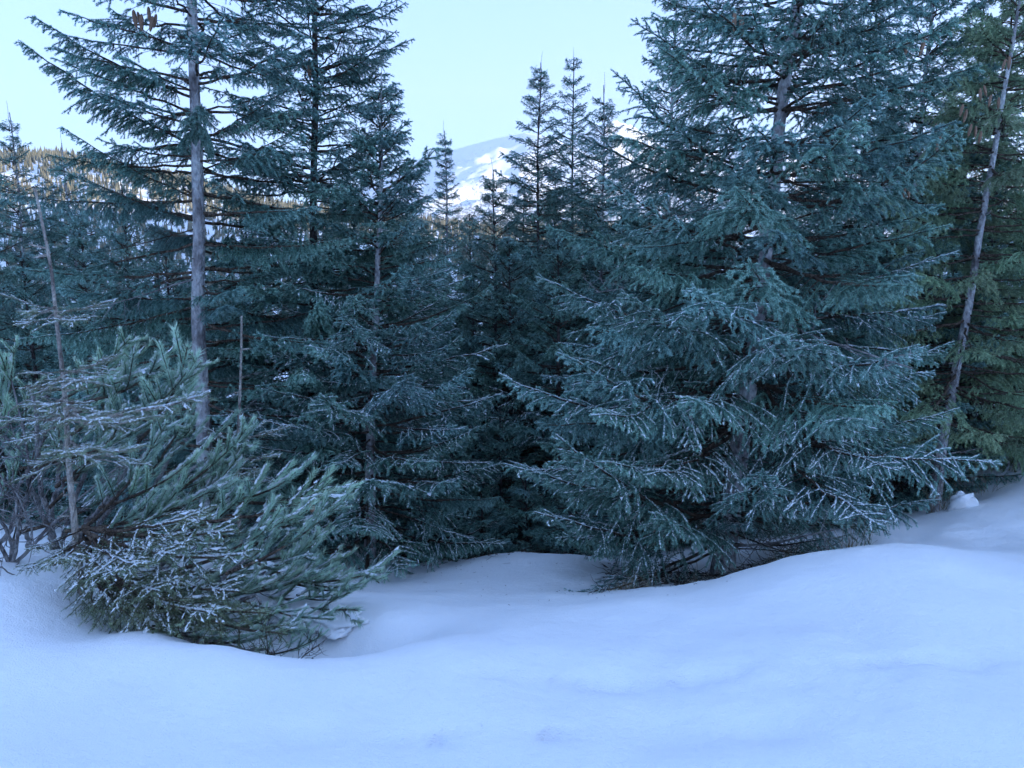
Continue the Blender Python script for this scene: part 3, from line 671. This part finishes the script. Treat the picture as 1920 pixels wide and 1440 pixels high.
# small dark saplings in the middle opening
for i, (u, v, Y, rm, lab) in enumerate([(902, 935, 7.3, 0.5, 'small dark sapling at the middle of the snow mound edge'), (985, 900, 7.6, .55, 'small dark sapling right of the snow mound sapling'), (800, 900, 7.3, .6, 'small dark sapling below the long frosted limbs'),
                                        (1075, 860, 7.4, .6, 'small dark sapling beside the low left limb of the big spruce'), (850, 820, 8.2, .8, 'dark young spruce deep in the middle gap'), (940, 780, 8.4, .8, 'dark young spruce deep in the gap, on its right side')]):
    wood_tree(lab, u, v, Y, rm, 180 + i, sets=(FAR, FAR, FARS), h_low=0.08, dh=0.16, nb=6, bare=14, frost_z=-0.4, r0=0.02, name='spruce_sapling', group='saplings in the dark opening', lead=False)

# ------------------------------------------------------------------ mountain pines
def make_pine(L, seed, up=0.35):
    r = np.random.default_rng(seed); g = Geo(); n = 8; u = np.linspace(0, 1, n + 1)
    ax = np.stack([u * L, np.cumsum(r.normal(0, .015, n + 1)) * L, L * up * (u ** 2 - u) * .8], 1); ax[:, 1] -= ax[0, 1]
    segs = [(ax[k], ax[k + 1], .5 + .3 * u[k]) for k in range(n) if u[k] > .55]; l1 = []
    for q in np.arange(.25, .95, .11 / L):
        p = np.array([np.interp(q, u, ax[:, c]) for c in range(3)])
        for sd_ in (1, -1):
            if r.random() < .2: continue
            ll = min(.13 + .3 * (1 - q) * L, .3) * r.uniform(.75, 1.15); an = R(r.normal(34, 7)); rol = r.normal(0, .4)
            d = np.array([math.cos(an), sd_ * math.sin(an) * math.cos(rol), math.sin(an) * math.sin(rol)])
            pl = bend(p, d, ll, 4, -.5, r, .06); l1.append(pl)
            for k in range(4):
                if (4 - k) / 4 * ll < .24: segs.append((pl[k], pl[k + 1], .22 + .17 * k + r.normal(0, .06)))
    tubes(g, ax[None], (0.003 + 0.009 * L * (1 - u))[None], 6, .5, 1)
    tubes(g, np.stack(l1), np.tile(np.linspace(.0030, .0012, 5)[None], (len(l1), 1)), 4, .5, 1)
    needles(g, segs, 1300, .036, .0026, 30, r, .5, 0, .5)
    me = g.build('pine_branch', [NEEDLE_P, TWIG], (1,))
    return (L, me, rime([(a + (0, 0, .010), b + (0, 0, .010), 0) for a, b, _ in segs if r.random() < .6], r, .0034, .0046, 1.7))
PINE = [make_pine(.8, 800 + i) for i in range(4)] + [make_pine(.55, 810 + i) for i in range(2)]

def stem_tube(name, parent, org, pts_, r0, r1, mat, seed, sides=7):
    r = np.random.default_rng(seed); pts_ = np.asarray(pts_, float); n = 12; q = np.linspace(0, 1, n); t = np.linspace(0, 1, len(pts_))
    c = np.stack([np.interp(q, t, pts_[:, k]) for k in range(3)], 1)
    for _ in range(2): c[1:-1] = (c[:-2] + c[1:-1] * 2 + c[2:]) / 4
    c[1:-1] += r.normal(0, .012, (n - 2, 3)); g = Geo(); tubes(g, (c - org)[None], np.linspace(r0, r1, n)[None], sides, .5, 0)
    return mesh_obj(name, g.build(name, [mat], (0,)), parent)

def pine_bush(label, root, tips, sweep, seed, length=(.6, .9)):
    r = np.random.default_rng(seed); root = np.asarray(root, float); root[2] = gz(root[0], root[1]) - .05
    bush = empty('mountain_pine', root); tag(bush, label, 'shrub', 'mountain pines at the edge of the snow')
    for i, (u, v, Y) in enumerate(tips):
        tip = P(u, v, Y); ln = r.uniform(*length); d = unit(np.array(sweep) + r.normal(0, .24, 3)); p0 = tip - d * ln
        p0[2] = max(p0[2], gz(p0[0], p0[1]) + .03)
        put(PINE[int(r.integers(len(PINE)))], bush, root, p0, tip, r.uniform(-.5, .5), True)
        if i % 2 == 0:
            mid = (root + p0) / 2 + np.array([r.normal(0, .08), r.normal(0, .08), -.05 - .1 * np.linalg.norm(p0 - root)]); mid[2] = max(mid[2], gz(mid[0], mid[1]) + .03)
            stem_tube('stem', bush, root, [root, mid, p0, p0 + d * .12], .02, .007, TWIG_GREY, seed * 50 + i)
    return bush
jt = np.random.default_rng(5)
def cloud(lst, n, su, sv, sy):
    out = []
    for (u, v, Y) in lst:
        for k in range(n):
            if k and jt.random() < .45: continue
            out.append((u + jt.normal(0, su) * (k > 0), v + jt.normal(0, sv) * (k > 0), Y + (jt.normal(.12, sy) if k else 0)))
    return out
A1 = cloud([(368, 652, 4.0), (340, 700, 3.95), (372, 745, 3.9), (365, 795, 3.9), (300, 690, 4.1), (370, 850, 3.85), (345, 905, 3.85), (255, 660, 4.2), (280, 800, 3.95), (290, 760, 4.0), (330, 950, 3.8), (260, 880, 4.0), (225, 720, 4.2), (468, 805, 4.1), (450, 850, 4.1), (430, 900, 4.0), (440, 930, 4.0)], 2, 28, 24, .18)
pine_bush('large frosted mountain pine swept to the right, behind the young spruce', P(110, 1075, 4.6), A1, (.80, -.2, .42), 901)
A2 = cloud([(30, 650, 4.5), (-20, 690, 4.4), (60, 720, 4.4), (10, 760, 4.3), (90, 780, 4.5), (40, 830, 4.4), (-30, 820, 4.3)], 2, 30, 30, .2)
pine_bush('mountain pine cut off by the left edge with upright shoots', P(-60, 1060, 4.8), A2, (.45, -.2, .8), 902)
A3 = cloud([(555, 885, 4.0), (630, 910, 4.0), (645, 960, 3.95), (600, 1000, 3.9), (640, 1040, 3.9), (560, 950, 3.85), (520, 1010, 3.8), (590, 1070, 3.75), (715, 1070, 3.9), (690, 1095, 3.85), (650, 1110, 3.8), (540, 1080, 3.7), (480, 1060, 3.8), (680, 1130, 3.7)], 2, 24, 20, .14)
pine_bush('lower frosted mountain pine leaning out over the snow hollow', P(330, 1100, 4.1), A3, (.84, -.15, .36), 903)
A4 = cloud([(600, 1190, 3.35), (560, 1170, 3.4), (620, 1165, 3.45), (480, 1185, 3.3), (520, 1150, 3.4)], 2, 20, 10, .08)
pine_bush('low pine sprigs sunk in the snow hollow', P(330, 1170, 3.4), A4, (.9, -.1, .15), 904, (.4, .6))
# pine cone on the lower bush
o = mesh_obj('pine_cone', CONE_ME, None, P(585, 945, 3.75)); o.scale = (.09, .09, .045)
tag(o, 'small brown cone on the lower mountain pine', 'cone')

# ------------------------------------------------------------------ young spruces
NEEDLE_YS = needle_mat('young_spruce_needles', (0.07, 0.105, 0.055), (0.19, 0.26, 0.15), (0.36, 0.44, 0.28))
YB = [make_branch(.62, 850 + i, 'young_branch', [NEEDLE_YS, TWIG_PALE], dens=800, nl=.014, nw=.0019, frost=2.0, spread=.42, hang=(.1, .25), inner=.1, step=.075, tert_step=.05, sag=.03, fsp=.0036, fsz=.0034) for i in range(4)]
YBD = [make_branch(.7, 860 + i, 'young_low_branch', [NEEDLE_YS, TWIG], dens=800, nl=.014, nw=.0019, frost=1.5, spread=.5, hang=(.5, .7), inner=.15, step=.06, tert_step=.045, sag=.05, fsp=.0036, fsz=.0030) for i in range(3)]
def px_path(lst, Y): return np.array([P(u, v, Y) for u, v in lst])
yp = px_path([(168, 1090), (150, 940), (130, 800), (110, 640), (95, 500), (70, 352)], 3.5); yp[0][2] = gz(yp[0][0], yp[0][1]) - .08
ys = empty('young_spruce', yp[0]); tag(ys, 'young frosted spruce with a long bare leader in the left foreground', 'tree', 'young spruces in front of the wood')
trunk_obj(ys, yp[0], yp, .019, .005, TWIG_PALE, 71, .3)
YS = (ys, yp[0], yp)
hero(YS, [(0, 550, 3.4, 580), (222, 560, 3.4, 585), (40, 608, 3.2, 590), (150, 600, 3.2, 590), (60, 585, 3.8, 575), (213, 667, 3.3, 700), (40, 700, 3.3, 695), (150, 715, 3.1, 700), (60, 740, 3.75, 700), (200, 700, 3.8, 690),
          (-10, 790, 3.3, 780), (382, 742, 3.4, 785), (250, 790, 3.2, 790), (20, 830, 3.2, 790), (70, 770, 3.8, 775), (300, 780, 3.7, 780), (60, 870, 3.2, 850), (250, 840, 3.15, 850), (280, 870, 3.6, 850), (30, 900, 3.5, 850),
          (130, 850, 3.0, 830), (180, 790, 3.05, 760), (100, 760, 3.05, 745)], YB, True)
hero(YS, [(440, 995, 3.3, 985), (380, 960, 3.25, 990), (330, 1040, 3.05, 990), (260, 1060, 3.0, 995), (50, 1030, 3.2, 990), (40, 1070, 3.1, 1010), (380, 1010, 3.5, 985), (210, 1075, 2.98, 1010), (110, 1050, 3.05, 1000), (460, 1040, 3.3, 1010),
          ], YBD, True)
hero(YS, [(450, 1110, 3.25, 1050), (400, 1150, 3.1, 1060), (300, 1110, 3.02, 1045)], YBD, True)
hero(YS, [ (350, 1130, 3.12, 1050), (250, 1160, 3.1, 1060), (180, 1150, 3.12, 1060), (420, 1170, 3.2, 1070), (330, 1180, 3.12, 1075), (500, 1150, 3.3, 1070), (120, 1110, 3.3, 1055), (540, 1190, 3.25, 1080)], YBD, False)
# sapling with the straw-coloured leader
sp = px_path([(448, 985), (449, 900), (450, 760), (452, 592)], 4.7); sp[0][2] = gz(sp[0][0], sp[0][1]) - .05
ss = empty('young_spruce', sp[0]); tag(ss, 'slender sapling with a bare straw-coloured leader before the pale trunk', 'tree', 'young spruces in front of the wood')
trunk_obj(ss, sp[0], sp, .014, .006, TWIG_PALE, 72, .2); SS = (ss, sp[0], sp)
hero(SS, [(510, 690, 4.6, 708), (398, 712, 4.6, 706), (500, 730, 4.5, 775), (380, 752, 4.6, 775)], BARE_G, False)
hero(SS, [(540, 800, 4.5, 820), (530, 850, 4.5, 860), (380, 800, 4.8, 830), (500, 790, 4.9, 810), (420, 870, 4.6, 880), (520, 900, 4.6, 900), (470, 880, 4.3, 890)], YB, True)

# ------------------------------------------------------------------ bare shrub at the left edge
def bare_shrub(label, root, seed, n, spread, mat=TWIG_GREY, size=1.0):
    r = np.random.default_rng(seed); root = np.asarray(root, float); root[2] = gz(root[0], root[1]) - .03
    t = empty('bare_shrub', root); tag(t, label, 'shrub'); t.scale = (size, size, size)
    for k in range(n):
        g = Geo(); d = unit(np.array([r.normal(.1, spread), r.normal(-.1, .3), r.uniform(.45, 1.1)])); p = bend(np.zeros(3), d, r.uniform(.6, 1.1), 8, -.1, r, .45)
        tubes(g, p[None], np.linspace(.011, .003, 9)[None], 6, .5, 0); l1 = []
        for m in range(9):
            j = r.integers(2, 8); d2 = unit(p[j + 1] - p[j] + r.normal(0, .08, 3)); q = bend(p[j], unit(d2 + r.normal(0, .5, 3)), r.uniform(.15, .45), 8, -.15, r, .5); l1.append(q)
            for w in range(3):
                jj = r.integers(2, 8); l1.append(bend(q[jj], unit(q[jj + 1 if jj < 8 else jj] - q[jj - 1] + r.normal(0, .06, 3)), r.uniform(.08, .22), 8, 0, r, .6))
        tubes(g, np.stack(l1), np.tile(np.linspace(.004, .001, 9)[None], (len(l1), 1)), 4, .5, 0)
        mesh_obj('branch', g.build('bare_stem', [mat], (0,)), t)
bare_shrub('leafless grey crooked shrub at the left edge below the pines', P(20, 1062, 3.85), 911, 8, .45)
bare_shrub('leafless brown undergrowth in the hollow under the low pine', P(500, 1205, 3.3), 912, 6, .9, TWIG, .38)

# ------------------------------------------------------------------ dry grass, litter, snow lump
def tuft(label, p, n, h, seed, lean=0.0):
    r = np.random.default_rng(seed); p = np.asarray(p, float); p[2] = gz(p[0], p[1]); g = Geo(); L = []
    for k in range(n):
        b0 = np.array([r.normal(0, .07), r.normal(0, .05), -.03]); d = unit(np.array([r.normal(lean, .35), r.normal(0, .3), 1])); L.append(bend(b0, d, h * r.uniform(.4, 1.15), 5, r.uniform(.1, .9), r, .12))
    tubes(g, np.stack(L), np.tile(np.linspace(.0022, .0007, 6)[None], (n, 1)), 3, .5 + .0 * 1, 0)
    return tag(mesh_obj('dry_grass_tuft', g.build('dry_grass_tuft', [GRASS], (0,)), None, p), label, 'grass', 'dry grass poking from the snow')
tuft('tall dry grass stalks at the right foot of the big spruce', P(1590, 1035, 5.2), 26, .5, 921)
tuft('dry grass at the foot of the leaning trunk', P(1770, 960, 7.2), 34, .45, 922)
tuft('short dry grass under the low left limb of the big spruce', P(1180, 1125, 4.9), 40, .16, 923)
tuft('dry grass blades beside the thick trunk foot', P(1300, 1105, 5.4), 36, .14, 924)
tuft('thin dry stalks right of the leaning trunk', P(1850, 930, 7.6), 10, .5, 925)
tuft('dry grass on the crest right of the thick trunk', P(1480, 1060, 5.3), 30, .2, 926)
def litter(label, u0, u1, v0, v1, Y0, Y1, n, seed):
    r = np.random.default_rng(seed); g = Geo(); L = []
    for k in range(n):
        q = r.random(); p = P(r.uniform(u0, u1), 1100, Y0 + (Y1 - Y0) * q); p[2] = gz(p[0], p[1]) + .008; a = r.uniform(0, 6.28)
        L.append(bend(p, (math.cos(a), math.sin(a), r.normal(.05, .12)), r.uniform(.03, .22), 3, .15, r, .3))
    tubes(g, np.stack(L), np.tile(np.linspace(.003, .001, 4)[None], (n, 1)), 3, .5, 0)
    tag(mesh_obj('twig_litter', g.build('twig_litter', [TWIG], (0,))), label, 'litter', kind='stuff')
litter('fallen twigs on the snow around the thick trunk foot', 1130, 1560, 0, 0, 5.0, 6.4, 900, 931)
litter('fallen twigs and debris at the dark edge of the middle opening', 760, 1090, 0, 0, 6.6, 8.5, 700, 932)
def crumbs(label, spots, seed):
    r = np.random.default_rng(seed); g = Geo(); L = []
    for (u, v, Y, su, sy, n) in spots:
        for k in range(n):
            p = P(u + r.normal(0, su), v, Y + r.normal(0, sy)); p[2] = gz(p[0], p[1]) + .002; a = r.uniform(0, 6.28)
            L.append(bend(p, (math.cos(a), math.sin(a), r.normal(.02, .05)), r.choice([.012, .016, .03, .07], p=[.5, .3, .15, .05]), 2, .02, r, .1))
    tubes(g, np.stack(L), np.tile(np.linspace(.0016, .0008, 3)[None], (len(L), 1)), 3, .5, 0)
    tag(mesh_obj('fallen_needles', g.build('fallen_needles', [TWIG], (0,))), label, 'needles', kind='stuff')
crumbs('fallen needles and twig bits on the snow below the big spruce', [(1250, 1115, 4.9, 130, .35, 160), (900, 1100, 6.3, 80, .4, 40)], 941)
def lump(label, p, size, seed, z=None):
    g = Geo(); nu, nv = 28, 18; th = np.linspace(0, 2 * math.pi, nu, endpoint=False); ph = np.linspace(-.9, math.pi / 2, nv); T, Ph = np.meshgrid(th, ph)
    n = 1 + .7 * fbm(np.cos(T) * np.cos(Ph) * 1.6 + seed, np.sin(T) * np.cos(Ph) * 1.6 + np.sin(Ph) * 2, 3)
    v = np.stack([np.cos(T) * np.cos(Ph) * n * size[0], np.sin(T) * np.cos(Ph) * n * size[1], np.sign(np.sin(Ph)) * np.abs(np.sin(Ph)) ** .8 * n * size[2]], -1)
    i = np.arange(nv - 1)[:, None] * nu; j = np.arange(nu)[None]; g.add(v, np.stack([i + j, i + (j + 1) % nu, i + nu + (j + 1) % nu, i + nu + j], -1).reshape(-1, 4), .5, 0)
    p = np.asarray(p, float); p[2] = gz(p[0], p[1]) + size[2] * .25 if z is None else min(max(z, gz(p[0], p[1])), gz(p[0], p[1]) + .05)
    tag(mesh_obj('snow_lump', g.build('snow_lump', [SNOW], (0,)), None, p), label, 'snow')
lump('rounded lump of snow by the leaning trunk', P(1803, 965, 6.9), (.10, .09, .13), 3.7)
for k_, (u, v, Y, sz) in enumerate([(455, 1056, 3.95, (.17, .13, .055)), (400, 1040, 4.1, (.15, .12, .05)), (560, 1118, 3.85, (.15, .12, .04)), (625, 1146, 3.8, (.15, .12, .04)), (330, 1095, 3.7, (.11, .10, .035))]):
    lump(['pad of snow caught in the low pine behind the frosted twigs', 'smaller pad of snow behind the frosted twigs, further left', 'pad of snow under the low pine shoots in the hollow', 'pad of snow at the right tip of the low pine', 'small pad of snow beside the young spruce stem'][k_], P(u, v, Y), sz, 11.3 + k_ * 3.1, P(u, v, Y)[2])

# ------------------------------------------------------------------ thin valley haze
g = Geo(); x0, x1, y0, y1, z0, z1 = -4200., 4200., -4200., 5600., -140., 1100.
g.add([(x, y, z) for z in (z0, z1) for y in (y0, y1) for x in (x0, x1)], [[0, 2, 3, 1], [4, 5, 7, 6], [0, 1, 5, 4], [2, 6, 7, 3], [0, 4, 6, 2], [1, 3, 7, 5]], .5, 0)
mH = bpy.data.materials.new('haze'); mH.use_nodes = True; n = mH.node_tree.nodes; l = mH.node_tree.links; n.remove(n['Principled BSDF'])
pv = n.new('ShaderNodeVolumePrincipled'); pv.inputs['Color'].default_value = (.92, .95, 1, 1); pv.inputs['Density'].default_value = 0.00012; pv.inputs['Anisotropy'].default_value = 0.2
l.new(pv.outputs[0], n['Material Output'].inputs['Volume'])
tag(mesh_obj('haze', g.build('haze', [mH])), 'thin pale haze over the far hills', 'haze', kind='stuff')
